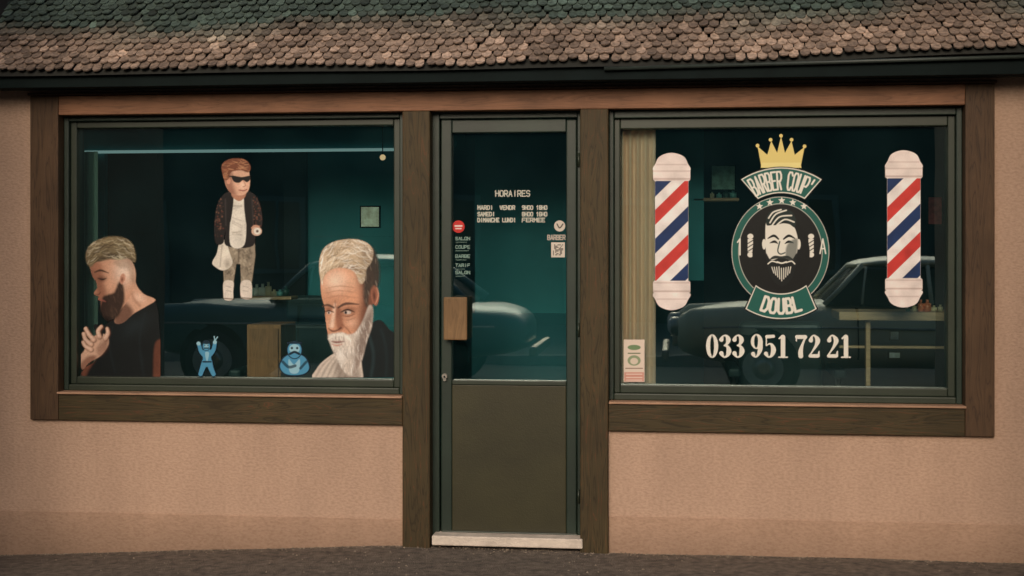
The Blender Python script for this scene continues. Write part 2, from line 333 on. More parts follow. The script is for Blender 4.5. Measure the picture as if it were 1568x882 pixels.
def chair(u,v,Y):
    e=empty("barber_chair"); x,z=U(u,v,Y); lm=mat("leather",(.04,.07,.07),.35); 
    box("seat",x-.26,x+.26,Y-.25,Y+.25,.48,.6,lm,e,.04,4); box("backrest",x-.25,x+.25,Y+.2,Y+.32,.6,1.08,lm,e,.04,4); box("headrest",x-.13,x+.13,Y+.2,Y+.28,1.1,1.24,lm,e,.03,4)
    for s in (-1,1):
        box("armrest",x+s*.3-.035,x+s*.3+.035,Y-.25,Y+.25,.78,.83,lm,e,.015); cyl("arm_post",(x+s*.3,Y-.15,.5),(x+s*.3,Y-.15,.78),.015,M_metal,e)
    cyl("column",(x,Y,.05),(x,Y,.48),.05,M_metal,e); cyl("base",(x,Y,-.02),(x,Y,.05),.28,M_metal,e,32,.24); box("footrest",x-.2,x+.2,Y-.6,Y-.5,.2,.24,M_metal,e)
chair(455,500,.9); chair(1200,500,1.3)

# ------------------------------------------------------------ 2-D printer: vertex-coloured vinyl film
def cr(pts,closed=True,n=6):
    P=np.array(pts,float); out=[]; m=len(P)
    rng=range(m) if closed else range(m-1)
    for i in rng:
        if closed: p0,p1,p2,p3=P[(i-1)%m],P[i],P[(i+1)%m],P[(i+2)%m]
        else: p0,p1,p2,p3=P[max(i-1,0)],P[i],P[i+1],P[min(i+2,m-1)]
        for k in range(n):
            t=k/n; out.append(.5*((2*p1)+(-p0+p2)*t+(2*p0-5*p1+4*p2-p3)*t*t+(-p0+3*p1-3*p2+p3)*t**3))
    if not closed: out.append(P[-1])
    return np.array(out)
class Film:
    def __init__(s,u0,v0,u1,v1,ss):
        s.b=(u0,v0,u1,v1); s.ss=ss; s.W=int((u1-u0)*ss)+1; s.H=int((v1-v0)*ss)+1
        s.uu,s.vv=np.meshgrid(u0+np.arange(s.W)/ss,v0+np.arange(s.H)/ss); s.c=np.zeros((s.H,s.W,3)); s.a=np.zeros((s.H,s.W))
    def win(s,x0,y0,x1,y1):
        i0=max(0,int((x0-s.b[0])*s.ss)-1); i1=min(s.W,int((x1-s.b[0])*s.ss)+3); j0=max(0,int((y0-s.b[1])*s.ss)-1); j1=min(s.H,int((y1-s.b[1])*s.ss)+3)
        return slice(j0,max(j0,j1)),slice(i0,max(i0,i1))
    def put(s,w,mask,col,al=1,atop=False,clip=None):
        if mask.size==0: return
        mk=mask*al
        if clip is not None: mk=mk*clip[w]
        a0=s.a[w]
        if atop: 
            s.c[w]=s.c[w]*(1-mk[...,None])+lin(col)*mk[...,None]
        else:
            an=mk+a0*(1-mk); cc=(lin(col)*mk[...,None]+s.c[w]*(a0*(1-mk))[...,None])/np.maximum(an,1e-6)[...,None]
            s.c[w]=cc; s.a[w]=an
    def full(s,w,mask):
        m=np.zeros((s.H,s.W)); m[w]=mask; return m
    def poly(s,pts,col,al=1,f=.8,smooth=True,atop=False,clip=None):
        P=cr(pts) if smooth else np.array(pts,float)
        w=s.win(P[:,0].min()-f,P[:,1].min()-f,P[:,0].max()+f,P[:,1].max()+f)
        X=s.uu[w];Y=s.vv[w]; ins=np.zeros(X.shape,bool); dm=np.full(X.shape,1e9)
        for i in range(len(P)):
            a=P[i];b=P[(i+1)%len(P)]; d=b-a; L2=d@d+1e-12
            t=np.clip(((X-a[0])*d[0]+(Y-a[1])*d[1])/L2,0,1); dm=np.minimum(dm,(X-a[0]-t*d[0])**2+(Y-a[1]-t*d[1])**2)
            if a[1]!=b[1]:
                cnd=((a[1]>Y)!=(b[1]>Y))&(X<(b[0]-a[0])*(Y-a[1])/(b[1]-a[1])+a[0]); ins^=cnd
        sd=np.where(ins,1,-1)*np.sqrt(dm); mk=np.clip(.5+sd/f,0,1); mk=mk*mk*(3-2*mk) if f>2 else mk
        s.put(w,mk,col,al,atop,clip); return s.full(w,mk)
    def ell(s,cx,cy,rx,ry,col,al=1,f=.8,rot=0,atop=False,clip=None):
        R=max(rx,ry)+f; w=s.win(cx-R,cy-R,cx+R,cy+R); X=s.uu[w]-cx;Y=s.vv[w]-cy; c,n=math.cos(rot),math.sin(rot)
        x=X*c+Y*n;y=-X*n+Y*c; k=np.sqrt((x/rx)**2+(y/ry)**2)+1e-6; g=np.sqrt((x/rx**2)**2+(y/ry**2)**2)/k+1e-6
        mk=np.clip(.5-(k-1)/g/f,0,1); s.put(w,mk,col,al,atop,clip); return s.full(w,mk)
    def glow(s,cx,cy,rx,ry,col,al,rot=0,clip=None):
        R=max(rx,ry)*2.4; w=s.win(cx-R,cy-R,cx+R,cy+R); X=s.uu[w]-cx;Y=s.vv[w]-cy; c,n=math.cos(rot),math.sin(rot)
        x=X*c+Y*n;y=-X*n+Y*c; s.put(w,np.exp(-((x/rx)**2+(y/ry)**2)),col,al,True,clip)
    def line(s,pts,r,col,al=1,f=.8,smooth=True,atop=False,clip=None):
        P=[(p[0],p[1],p[2] if len(p)>2 else r) for p in pts]
        P=cr(P,False,5) if smooth and len(P)>2 else np.array(P,float)
        R=P[:,2].max()+f; w=s.win(P[:,0].min()-R,P[:,1].min()-R,P[:,0].max()+R,P[:,1].max()+R); X=s.uu[w];Y=s.vv[w]; dm=np.full(X.shape,1e9)
        for i in range(len(P)-1):
            a=P[i];b=P[i+1]; dx,dy=b[0]-a[0],b[1]-a[1]; t=np.clip(((X-a[0])*dx+(Y-a[1])*dy)/(dx*dx+dy*dy+1e-9),0,1)
            dm=np.minimum(dm,np.hypot(X-a[0]-t*dx,Y-a[1]-t*dy)-(a[2]+t*(b[2]-a[2])))
        mk=np.clip(.5-dm/f,0,1); s.put(w,mk,col,al,atop,clip); return s.full(w,mk)
    def grain(s,k=.08):
        g=np.random.randn(s.H,s.W); g=(g+np.roll(g,1,0)+np.roll(g,1,1)+np.roll(np.roll(g,1,0),1,1))/2
        lf=np.random.randn(s.H//14+2,s.W//14+2); lf=np.kron(lf,np.ones((14,14)))[:s.H,:s.W]
        for _ in range(6): lf=(lf+np.roll(lf,4,0)+np.roll(lf,-4,0)+np.roll(lf,4,1)+np.roll(lf,-4,1))/5
        s.c*=np.clip(1+k*g+.12*lf,.5,1.5)[...,None]
    def soften(s):
        # print softness: light 3x3 blur of colour (premultiplied) and alpha
        p=s.c*s.a[...,None]; a=s.a
        def bl(q): return (4*q+np.roll(q,1,0)+np.roll(q,-1,0)+np.roll(q,1,1)+np.roll(q,-1,1))/8
        p=bl(p); a2=bl(a); s.c=p/np.maximum(a2,1e-5)[...,None]; s.a=a2
    def build(s,name,Y,gain=1.0,m=None):
        d=(fw*F)[None,None,:]+rt[None,None,:]*(s.uu-784)[...,None]+up[None,None,:]*(V0-s.vv)[...,None]
        t=(Y-CAM[1])/d[...,1]; P=CAM+d*t[...,None]
        idx=np.arange(s.H*s.W).reshape(s.H,s.W); A=s.a
        keep=(A[:-1,:-1]+A[1:,:-1]+A[:-1,1:]+A[1:,1:])>.01
        q=np.stack([idx[1:,:-1],idx[1:,1:],idx[:-1,1:],idx[:-1,:-1]],-1)[keep]
        used=np.unique(q); re=np.full(s.H*s.W,-1); re[used]=np.arange(len(used)); q=re[q]
        me=bpy.data.meshes.new(name); me.from_pydata(P.reshape(-1,3)[used].tolist(),[],q.tolist()); me.update()
        col=np.concatenate([np.clip(s.c*gain,0,.9),A[...,None]],-1).reshape(-1,4)[used]
        set_col(me,col); me.materials.append(m or M_film)
        return link(bpy.data.objects.new(name,me))
M_film=vcol_mat("printed_film",True,.45,.25)
YS=YG-.004
def hairstr(f,clip,n,box_,ang,ln,cols,r=(.4,.9),al=(.3,.8),curve=0):
    for _ in range(n):
        x=random.uniform(box_[0],box_[2]); y=random.uniform(box_[1],box_[3]); a=(ang(x,y) if callable(ang) else ang)+random.gauss(0,.18); l=ln*random.uniform(.5,1.2); c=curve*random.uniform(.3,1)
        p=[(x-l*math.cos(a),y-l*math.sin(a),.2),(x-c*math.sin(a),y+c*math.cos(a),random.uniform(*r)),(x+l*math.cos(a),y+l*math.sin(a),.2)]
        f.line(p,1,random.choice(cols),random.uniform(*al),1.0,True,True,clip)
# --- portrait: young man in profile, head bowed
f=Film(124,358,246,578,1.25)
sh_=f.poly([(158,500),(178,488),(205,472),(232,457),(240,466),(244,500),(244,600),(120,600),(128,566),(146,552),(154,526)],(10,18,20))
f.glow(205,500,26,14,(26,38,42),.8,-.5,sh_); f.line([(172,500),(168,530),(176,570)],1.4,(24,34,38),.6,3,atop=True,clip=sh_); f.line([(222,480),(214,520),(220,575)],1.6,(26,38,42),.5,4,atop=True,clip=sh_)
f.poly([(236,535),(244,520),(250,530),(250,600),(236,600)],(120,70,52),.7,5,atop=True,clip=sh_)
nk=f.poly([(178,480),(190,440),(204,416),(209,436),(220,450),(238,459),(224,469),(205,480),(188,494),(176,494)],(210,164,138))
f.poly([(174,492),(184,466),(196,466),(204,480),(188,500)],(92,60,48),.85,9,atop=True,clip=nk)
f.glow(214,456,9,6,(238,204,182),.7,.5,nk); f.line([(200,440),(204,456),(214,468)],1.2,(150,100,80),.6,4,atop=True,clip=nk)
hd=f.poly([(138,404),(150,394),(190,392),(204,404),(208,426),(201,450),(190,468),(176,484),(164,484),(156,476),(154,466),(154,460),(150,458),(151,454),(146,452),(144,448),(149,440),(147,431),(142,424),(139,414)],(206,156,128))
f.poly([(136,402),(152,402),(158,418),(160,434),(164,450),(160,482),(146,470),(138,440)],(132,82,62),.8,13,atop=True,clip=hd)
f.glow(190,414,15,20,(248,224,206),.9,0,hd); f.glow(170,440,8,8,(220,170,142),.6,0,hd); f.glow(150,410,6,6,(180,126,100),.6,0,hd)
f.glow(156,427,6,4,(84,50,40),.8,0,hd); f.glow(147,447,2.5,3.5,(196,140,114),.7,0,hd)
bm=f.poly([(155,464),(158,454),(166,451),(175,447),(181,434),(186,430),(190,444),(190,462),(182,482),(168,492),(158,486),(153,474)],(36,26,23),.96,5)
hairstr(f,bm,60,(152,432,192,492),1.2,5,[(76,58,48),(20,14,12),(96,74,60)])
f.line([(151,459,.9),(157,460,1.2),(162,462,.5)],1,(156,92,80),.8,1.4)
f.line([(145,417,.8),(154,414,1.6),(166,418,.6)],1,(60,40,30),.95,1.4)
f.line([(150,426,.6),(157,428,1.2),(163,426,.5)],1,(36,22,18),.95,1.2)
f.line([(146,450,.4),(151,451,.9),(154,447,.5)],1,(84,48,38),.8,1.5)
f.ell(188,427,4.6,8.5,(214,158,132),1,1.4,.12); f.glow(187,428,2.2,4.4,(110,62,48),.9,.1); f.line([(191,420,.6),(192.5,427,.8),(189,435,.6)],1,(240,200,178),.8,1.2)
f.poly([(176,400),(200,396),(207,412),(206,432),(200,428),(195,412),(182,410)],(140,118,98),.5,7,atop=True,clip=hd)
hr=f.poly([(133,403),(131,390),(137,376),(150,367),(170,362),(190,364),(203,374),(208,392),(206,402),(196,396),(182,398),(168,397),(155,400),(146,402),(139,409)],(120,106,80),1,2)
f.poly([(140,402),(160,392),(185,390),(204,398),(190,402),(160,404)],(56,44,34),.7,7,atop=True,clip=hr)
hairstr(f,hr,230,(130,360,208,408),lambda x,y:-.7+(x-132)/75*1.4,8,[(216,206,172),(180,164,128),(56,44,32),(230,222,198),(76,62,46),(150,132,98)],r=(.3,.8),curve=3)
hn=(216,176,152); hs=(112,68,52)
f.poly([(134,528),(142,516),(156,511),(165,516),(166,528),(157,542),(146,550),(136,556),(126,566),(122,548),(128,538)],hn,1,1.2)
f.poly([(122,560),(134,546),(148,546),(136,566),(128,580)],hs,.8,7,atop=True)
f.poly([(148,532),(164,520),(164,534),(152,546)],hs,.55,8,atop=True)
f.poly([(143,500),(150,497),(158,512),(152,516)],(20,24,26),1,1)
for p in ([(143,520,3.6),(136,512,3.1),(131,503,2.6)],[(139,527,3.5),(131,520,3),(128,511,2.6)],[(152,515,3.4),(150,507,2.9),(155,500,2.4)],[(139,535,3.3),(131,530,2.8),(127,524,2.4)],[(161,518,3.2),(165,510,2.8),(164,503,2.2)]):
    f.line([(a+.8,b+.8,c+.9) for a,b,c in p],1,hs,.75,2); f.line(p,1,hn,1,1.4); f.line([(a-.6,b-.6,c*.35) for a,b,c in p],1,(240,214,196),.7,2)
f.grain(.06); f.soften(); f.build("man_profile_poster",YS)
# --- portrait: bearded older man, three-quarter view
f=Film(478,362,606,578,1.25)
jk=f.poly([(548,520),(566,498),(582,490),(596,504),(606,520),(606,600),(532,600),(542,550)],(7,22,25))
f.line([(564,510),(572,545),(566,590)],2,(34,56,60),.7,4); f.line([(584,505),(592,540),(590,590)],1.6,(22,42,46),.7,4)
cp=f.poly([(470,600),(484,566),(500,549),(520,538),(545,540),(554,560),(548,600)],(212,200,188),1,1.5)
f.poly([(520,545),(545,550),(552,600),(515,600)],(120,104,94),.6,12,atop=True,clip=cp)
for k in range(7): f.line([(482+k*9,580,.8),(493+k*8,561,1.6),(507+k*5,547,.6)],1,(140,126,114),.6,3,atop=True,clip=cp)
hd=f.poly([(494,412),(491,436),(493,456),(497,470),(498,484),(500,500),(503,514),(508,526),(520,534),(545,528),(560,505),(569,475),(573,440),(568,405),(545,390),(510,392)],(212,154,122))
f.glow(515,430,18,16,(248,216,192),.95,0,hd); f.glow(540,432,14,14,(228,180,150),.6,0,hd)
f.poly([(550,412),(576,412),(578,480),(562,512),(548,524),(546,500),(552,460)],(100,58,44),.88,18,atop=True,clip=hd)
f.glow(503,474,6,5,(124,76,58),.8,0,hd); f.glow(534,475,12,6,(124,76,58),.8,-.1,hd)
f.glow(538,494,9,8,(236,186,158),.85,0,hd); f.glow(501,494,4,8,(224,170,140),.7,0,hd)
f.poly([(514,470),(522,474),(525,492),(526,502),(519,506),(515,496)],(134,80,60),.75,6,atop=True,clip=hd)
f.line([(513,466,1.6),(510,486,2.2),(508,499,3.2)],1,(248,214,190),.9,4,atop=True,clip=hd)
f.line([(503,503,.7),(509,507,1.2),(516,506,1),(522,502,1.3)],1,(86,48,38),.9,1.8)
f.line([(524,497,.6),(532,504,.9),(538,512,.6)],1,(140,86,66),.8,2.4)
f.line([(494,469,.8),(502,467,1.8),(511,471,1.5)],1,(84,60,50),.95,1.6); f.line([(518,471,1.4),(530,465,2.1),(549,466,.8)],1,(78,56,46),.95,1.6)
f.line([(498,477,.6),(504,476,1),(511,478,.6)],1,(34,20,16),.95,1); f.line([(522,478,.7),(532,474,1.2),(543,478,.6)],1,(30,18,14),.95,1)
f.ell(504,479,3.2,1.9,(224,208,198),.9,1); f.ell(503.5,479,1.4,1.7,(20,18,20),1,.8); f.ell(532,478.5,5.6,2.6,(228,212,202),.95,1); f.ell(529.5,478.5,2.0,2.3,(18,18,22),1,.8)
f.line([(524,483,.4),(533,484.5,.7),(543,481,.4)],1,(120,72,56),.9,1.5); f.line([(524,489,.4),(534,490,.7),(544,486,.4)],1,(160,104,82),.7,2)
for y_ in (440,447,455): f.line([(498,y_+2,.3),(520,y_-2,.7),(546,y_+1,.3)],1,(176,118,92),.7,2)
f.line([(513,460,.5),(514,470,.9)],1,(130,80,62),.8,2)
f.ell(574,452,6,16,(160,102,80),1,1.6,-.08); f.glow(573,453,2.6,9,(70,38,30),.9,-.08); f.line([(577,440,.6),(579.5,452,.9),(575,465,.6)],1,(214,158,130),.8,1.4)
sd=f.poly([(548,385),(566,376),(577,392),(581,415),(579,438),(572,438),(566,448),(563,470),(557,458),(556,425)],(62,52,45),.96,6)
hairstr(f,sd,80,(548,378,582,470),1.4,6,[(120,104,92),(36,28,26),(156,142,128),(84,72,62)])
hr=f.poly([(493,436),(489,415),(490,394),(498,378),(515,369),(540,366),(560,371),(571,383),(569,400),(561,412),(558,430),(551,434),(544,418),(531,411),(516,410),(503,415),(496,424)],(206,184,156),1,2.5)
f.poly([(500,418),(520,406),(548,408),(560,425),(545,416),(520,412)],(120,92,70),.7,8,atop=True,clip=hr); f.poly([(556,380),(574,386),(570,430),(556,430)],(120,100,82),.6,10,atop=True,clip=hr)
hairstr(f,hr,300,(488,366,572,440),lambda x,y:-1.35+(x-490)/75*2.1,10,[(252,246,232),(180,156,126),(240,226,202),(130,106,82),(255,252,244),(214,190,156)],r=(.3,.9),curve=4)
bd=f.poly([(502,514),(507,511),(514,510),(524,509),(534,512),(545,508),(556,490),(565,468),(571,474),(569,500),(561,524),(555,548),(547,567),(537,576),(525,566),(514,546),(506,528)],(214,202,190),1,3.5)
f.poly([(554,496),(572,470),(568,512),(554,556),(540,574),(545,530)],(104,80,70),.75,13,atop=True,clip=bd); f.glow(522,545,9,14,(244,238,230),.7,.2,bd)
hairstr(f,bd,230,(504,498,570,580),1.45,8,[(252,248,242),(170,154,144),(246,238,228),(136,120,110),(200,188,176)],r=(.3,.8),curve=2)
f.line([(508,523,.6),(516,524,1.6),(527,523,.5)],1,(120,60,52),.9,1.6); f.line([(508,527,.5),(516,529,1.2),(524,527,.5)],1,(196,130,112),.8,1.6)
f.line([(503,519,1),(510,514,2.4),(517,513,1.6),(526,513,2.6),(537,521,1)],1,(236,228,216),.95,2)
for k in range(14): f.line([(505+k*2.3,512+abs(k-5)*.3,.3),(504+k*2.5,519+abs(k-5)*.4,.5)],1,random.choice([(160,144,130),(250,244,236)]),.7,1)
f.grain(.06); f.soften(); f.build("bearded_man_poster",YS)
# --- standing man in leather jacket
f=Film(320,238,408,462,1.6)
pt=f.poly([(344,370),(390,370),(391,392),(386,430),(384,436),(369,436),(368,404),(362,404),(357,436),(343,436),(341,400)],(150,138,120),1,1,False)
f.line([(366,376),(365,404)],.9,(70,60,50),.8,2)
for _ in range(80):
    x=random.uniform(344,388);y=random.uniform(376,432); f.line([(x,y),(x+random.uniform(-4,4),y+random.uniform(1,6))],random.uniform(.6,1.6),random.choice([(196,184,162),(104,92,76),(60,52,44)]),.5,2,atop=True,clip=pt)
f.poly([(343,431),(357,431),(357,446),(356,459),(344,459),(342,450)],(222,212,200)); f.poly([(370,431),(384,431),(386,452),(383,458),(371,457),(368,448)],(222,212,200))
f.line([(343,457),(357,458)],1,(120,104,90),.9); f.line([(369,456),(384,457)],1,(120,104,90),.9)
for a in (346,372): f.line([(a,438),(a+8,440)],.5,(150,138,124),.7,1.2); f.line([(a,445),(a+8,446)],.5,(150,138,124),.7,1.2)
bg_=f.poly([(336,372),(345,368),(352,388),(356,402),(350,411),(340,414),(330,409),(325,402),(332,388)],(228,220,206)); f.line([(340,376),(337,408)],.8,(160,148,134),.7,2); f.glow(348,404,5,8,(150,138,124),.7,0,bg_)
jk=f.poly([(340,300),(352,293),(376,292),(390,298),(398,312),(402,334),(400,350),(392,352),(389,338),(388,376),(346,376),(346,350),(342,372),(330,372),(328,344),(332,316)],(22,19,20))
f.line([(345,305),(346,345)],.8,(66,58,58),.7,2,atop=True); f.line([(386,305),(388,345)],.8,(66,58,58),.7,2,atop=True)
st_=f.poly([(355,296),(374,296),(377,330),(374,375),(353,375),(353,330)],(232,226,214),1,.8)
for _ in range(10):
    y=random.uniform(305,370); f.line([(356,y),(370,y+random.uniform(-5,8))],.6,(176,166,152),.6,2,atop=True,clip=st_)
f.poly([(352,294),(358,300),(353,340),(349,320)],(20,16,18)); f.poly([(374,294),(380,310),(378,345),(374,320)],(20,16,18))
for (x0,x1,y0,y1) in ((329,342,304,362),(388,401,302,346)):
    for _ in range(70):
        x=random.uniform(x0,x1);y=random.uniform(y0,y1); f.ell(x,y,random.uniform(.8,1.8),random.uniform(.8,1.8),random.choice([(104,56,44),(126,88,70),(50,34,30),(20,16,16),(76,50,42)]),.7,1,atop=True,clip=jk)
f.ell(393,354,8,7,(214,180,158)); f.ell(394,354,5.5,5,(234,228,216)); f.ell(394,354,2,2,(90,70,60)); f.line([(386,349,1.5),(390,346,1.5),(396,347,1.5)],1,(200,150,126))
f.poly([(357,288),(374,288),(376,300),(366,308),(355,300)],(176,126,102))
hd=f.poly([(344,266),(352,258),(378,258),(382,268),(383,276),(381,290),(374,298),(364,299),(352,294),(345,282)],(220,174,148))
f.poly([(342,262),(354,262),(357,282),(362,300),(348,296)],(140,88,70),.8,9,atop=True,clip=hd); f.glow(372,284,5,6,(242,206,184),.7,0,hd)
f.ell(350,277,3.2,5,(206,150,124)); 
f.poly([(355,269),(370,271),(383,269),(383,275),(378,279),(372,276),(366,280),(358,278)],(14,12,14),1,.7); f.line([(344,270),(356,270)],.9,(20,16,16))
f.line([(373,277),(376,284),(372,286)],.7,(170,112,90),.8,1.2); f.line([(366,291),(373,292),(378,290)],.8,(150,70,62),.9)
hr=f.poly([(341,268),(339,256),(343,248),(354,243),(370,243),(380,248),(384,257),(380,264),(370,261),(358,262),(352,266),(350,274),(344,276)],(122,70,48),1,1.2)
hairstr(f,hr,90,(340,243,384,274),lambda x,y:-.3+(x-340)/40*.6,6,[(186,126,90),(70,38,26),(210,156,116)],curve=2)
f.grain(.06); f.soften(); f.build("standing_man_poster",YS)
# --- cartoon barbers
def cartoon(cx,cy,k,name):
    f=Film(cx-28,cy-32,cx+28,cy+34,1.6); B=(74,146,184);Dk=(12,40,56);Lt=(150,196,212)
    if k==0:
        for p in ([(0,0,5),(-9,-8,3.4),(-12,-18,3)],[(0,0,5),(9,-9,3.4),(12,-20,3)],[(-3,8,5),(-7,18,4),(-10,27,3.4)],[(3,8,5),(6,18,4),(10,27,3.4)],[(0,-6,7),(0,10,6)]):
            f.line([(cx+a,cy+b,c+.9) for a,b,c in p],1,Dk)
        for p in ([(0,0,5),(-9,-8,3.4),(-12,-18,3)],[(0,0,5),(9,-9,3.4),(12,-20,3)],[(-3,8,5),(-7,18,4),(-10,27,3.4)],[(3,8,5),(6,18,4),(10,27,3.4)],[(0,-6,7),(0,10,6)]):
            f.line([(cx+a,cy+b,c-.3) for a,b,c in p],1,B)
        f.ell(cx-1,cy-16,6.5,7.5,Dk); f.ell(cx-1,cy-16,5.5,6.5,B); f.ell(cx-1,cy-16,3.5,4,Lt,.8); f.ell(cx-1,cy-22,6,3,Dk); f.poly([(cx-3,cy-6),(cx+3,cy-6),(cx+1,cy+6),(cx-1,cy+6)],Lt,.8); f.line([(cx-6,cy+8),(cx+6,cy+8)],1.2,Dk); f.ell(cx-13,cy-20,3,3,Lt); f.ell(cx+12,cy-22,3,3,Lt); f.line([(cx-4,cy-13),(cx+2,cy-13)],1,Dk)
        f.ell(cx-3.4,cy-17,.9,.9,Dk); f.ell(cx+1.4,cy-17,.9,.9,Dk); f.line([(cx+12,cy-24),(cx+16,cy-30)],.8,Lt); f.line([(cx+12,cy-24),(cx+11,cy-31)],.8,Lt)
    else:
        f.poly([(cx-23,cy+14),(cx-18,cy),(cx-6,cy-7),(cx+8,cy-7),(cx+20,cy),(cx+25,cy+16),(cx+14,cy+27),(cx-12,cy+27)],Dk); f.poly([(cx-21,cy+14),(cx-16,cy+1),(cx-6,cy-5),(cx+8,cy-5),(cx+18,cy+1),(cx+23,cy+16),(cx+13,cy+25),(cx-11,cy+25)],B)
        f.poly([(cx-8,cy+2),(cx,cy+10),(cx+9,cy+2),(cx+7,cy+22),(cx-6,cy+22)],Lt,.9)
        f.ell(cx+1,cy-12,12,14,Dk); f.ell(cx+1,cy-12,10.5,12.5,B); f.ell(cx+1,cy-14,8,7,Lt); f.ell(cx-3,cy-15,1.8,1.8,Dk); f.ell(cx+5,cy-15,1.8,1.8,Dk); f.line([(cx-6,cy-6),(cx+1,cy-9),(cx+8,cy-6)],1.8,Dk); f.line([(cx-9,cy-23),(cx+11,cy-23)],1.6,Dk)
        f.line([(cx-17,cy+6),(cx-8,cy+14),(cx+2,cy+12)],2.2,Dk,.8); f.line([(cx+19,cy+6),(cx+10,cy+16)],2,Dk,.8)
    f.build(name,YS)
cartoon(317,546,0,"cartoon_barber_sticker"); cartoon(450,548,1,"cartoon_barber_sticker")
# --- barber poles (vinyl)
def pole(cu,dv):
    f=Film(cu-32,228+dv,cu+32,480+dv,1.6); l,r=cu-25,cu+26
    W=(236,222,216); S1=(182,154,146)
    f.poly([(l,262+dv),(l+1,250+dv),(l+8,239+dv),(cu,234+dv),(r-8,239+dv),(r-1,250+dv),(r,262+dv)],W)
    f.poly([(l,448+dv),(l+1,460+dv),(l+8,470+dv),(cu,475+dv),(r-8,470+dv),(r-1,460+dv),(r,448+dv)],W)
    body=f.poly([(l,272+dv),(r,272+dv),(r,436+dv),(l,436+dv)],(242,234,230),1,.8,False)
    for k in range(-2,4):
        for base,c in ((333,(204,58,52)),(377,(18,48,96))):
            s=base+87*k+dv; h=11.5
            f.poly([(l,s-h),(r,s-h-50),(r,s+h-50),(l,s+h)],c,1,.8,False,True,body)
    for a,b in ((259,277),(430,449)):
        f.poly([(l-3,a+2+dv),(l-1,a+dv),(r+1,a+dv),(r+3,a+2+dv),(r+3,b-2+dv),(r+1,b+dv),(l-1,b+dv),(l-3,b-2+dv)],W,1,.8,False)
        f.line([(l-2,b-3+dv),(r+2,b-3+dv)],1,S1,.8,2); f.line([(l-2,a+3+dv),(r+2,a+3+dv)],.8,S1,.6,2)
    for a in (252,458): f.line([(l+3,a+dv),(r-3,a+dv)],.7,S1,.6,2)
    f.grain(.02); f.build("barber_pole_sign",YS)
pole(1028,0); pole(1383.5,-4)
FN={'A':[[(0,6),(2,0),(4,6)],[(.9,4),(3.1,4)]],'B':[[(0,3),(0,6),(3,6),(4,5.2),(4,3.8),(3,3),(0,3),(0,0),(2.8,0),(3.7,.8),(3.7,2.2),(3,3)]],'C':[[(4,1),(3,0),(1,0),(0,1),(0,5),(1,6),(3,6),(4,5)]],
'D':[[(0,0),(0,6),(2.6,6),(4,4.6),(4,1.4),(2.6,0),(0,0)]],'E':[[(4,0),(0,0),(0,6),(4,6)],[(0,3),(3.2,3)]],'F':[[(4,0),(0,0),(0,6)],[(0,3),(3.2,3)]],'G':[[(4,1),(3,0),(1,0),(0,1),(0,5),(1,6),(3,6),(4,5),(4,3.2),(2.4,3.2)]],
'H':[[(0,0),(0,6)],[(4,0),(4,6)],[(0,3),(4,3)]],'I':[[(2,0),(2,6)]],'J':[[(4,0),(4,5),(3,6),(1,6),(0,5)]],'K':[[(0,0),(0,6)],[(4,0),(0,3.4)],[(1.4,2.6),(4,6)]],'L':[[(0,0),(0,6),(4,6)]],'M':[[(0,6),(0,0),(2,3.4),(4,0),(4,6)]],
'N':[[(0,6),(0,0),(4,6),(4,0)]],'O':[[(1,0),(3,0),(4,1),(4,5),(3,6),(1,6),(0,5),(0,1),(1,0)]],'P':[[(0,6),(0,0),(3,0),(4,1),(4,2.4),(3,3.4),(0,3.4)]],'R':[[(0,6),(0,0),(3,0),(4,1),(4,2.2),(3,3.2),(0,3.2)],[(2,3.2),(4,6)]],
'S':[[(4,.8),(3,0),(1,0),(0,1),(0,2.2),(1,3),(3,3),(4,3.8),(4,5),(3,6),(1,6),(0,5.2)]],'T':[[(0,0),(4,0)],[(2,0),(2,6)]],'U':[[(0,0),(0,5),(1,6),(3,6),(4,5),(4,0)]],'V':[[(0,0),(2,6),(4,0)]],'W':[[(0,0),(1,6),(2,2),(3,6),(4,0)]],
'Y':[[(0,0),(2,3),(4,0)],[(2,3),(2,6)]],'Z':[[(0,0),(4,0),(0,6),(4,6)]],'0':[[(1,0),(3,0),(4,1),(4,5),(3,6),(1,6),(0,5),(0,1),(1,0)]],'1':[[(1,1.2),(2.4,0),(2.4,6)]],'2':[[(0,1),(1,0),(3,0),(4,1),(4,2.4),(0,6),(4,6)]],'6':[[(4,1),(3,0),(1,0),(0,1),(0,5),(1,6),(3,6),(4,5),(4,3.4),(3,2.8),(0,3)]],'8':[[(1,0),(3,0),(4,1),(3,3),(1,3),(0,1),(1,0)],[(1,3),(0,4.4),(1,6),(3,6),(4,4.4),(3,3)]],'9':[[(4,3),(1,3),(0,2),(0,1),(1,0),(3,0),(4,1),(4,5),(3,6),(1,6)]],
"'":[[(2,0),(1.6,1.6)]],'-':[[(1,3),(3,3)]],':':[[(2,1.6),(2,1.8)],[(2,4.4),(2,4.6)]]}
def text(f,s,x0,y0,x1,h,r,col,mp=None,gap=1.6,al=1):
    n=len(s); adv=(x1-x0)/n; w=adv*4/(4+gap); mp=mp or (lambda x,y:(x,y))
    for i,ch in enumerate(s):
        for st in FN.get(ch,[]):
            f.line([mp(x0+i*adv+adv*.5-w*.5+p[0]/4*w,y0+p[1]/6*h) for p in st],r,col,al,.7,False)
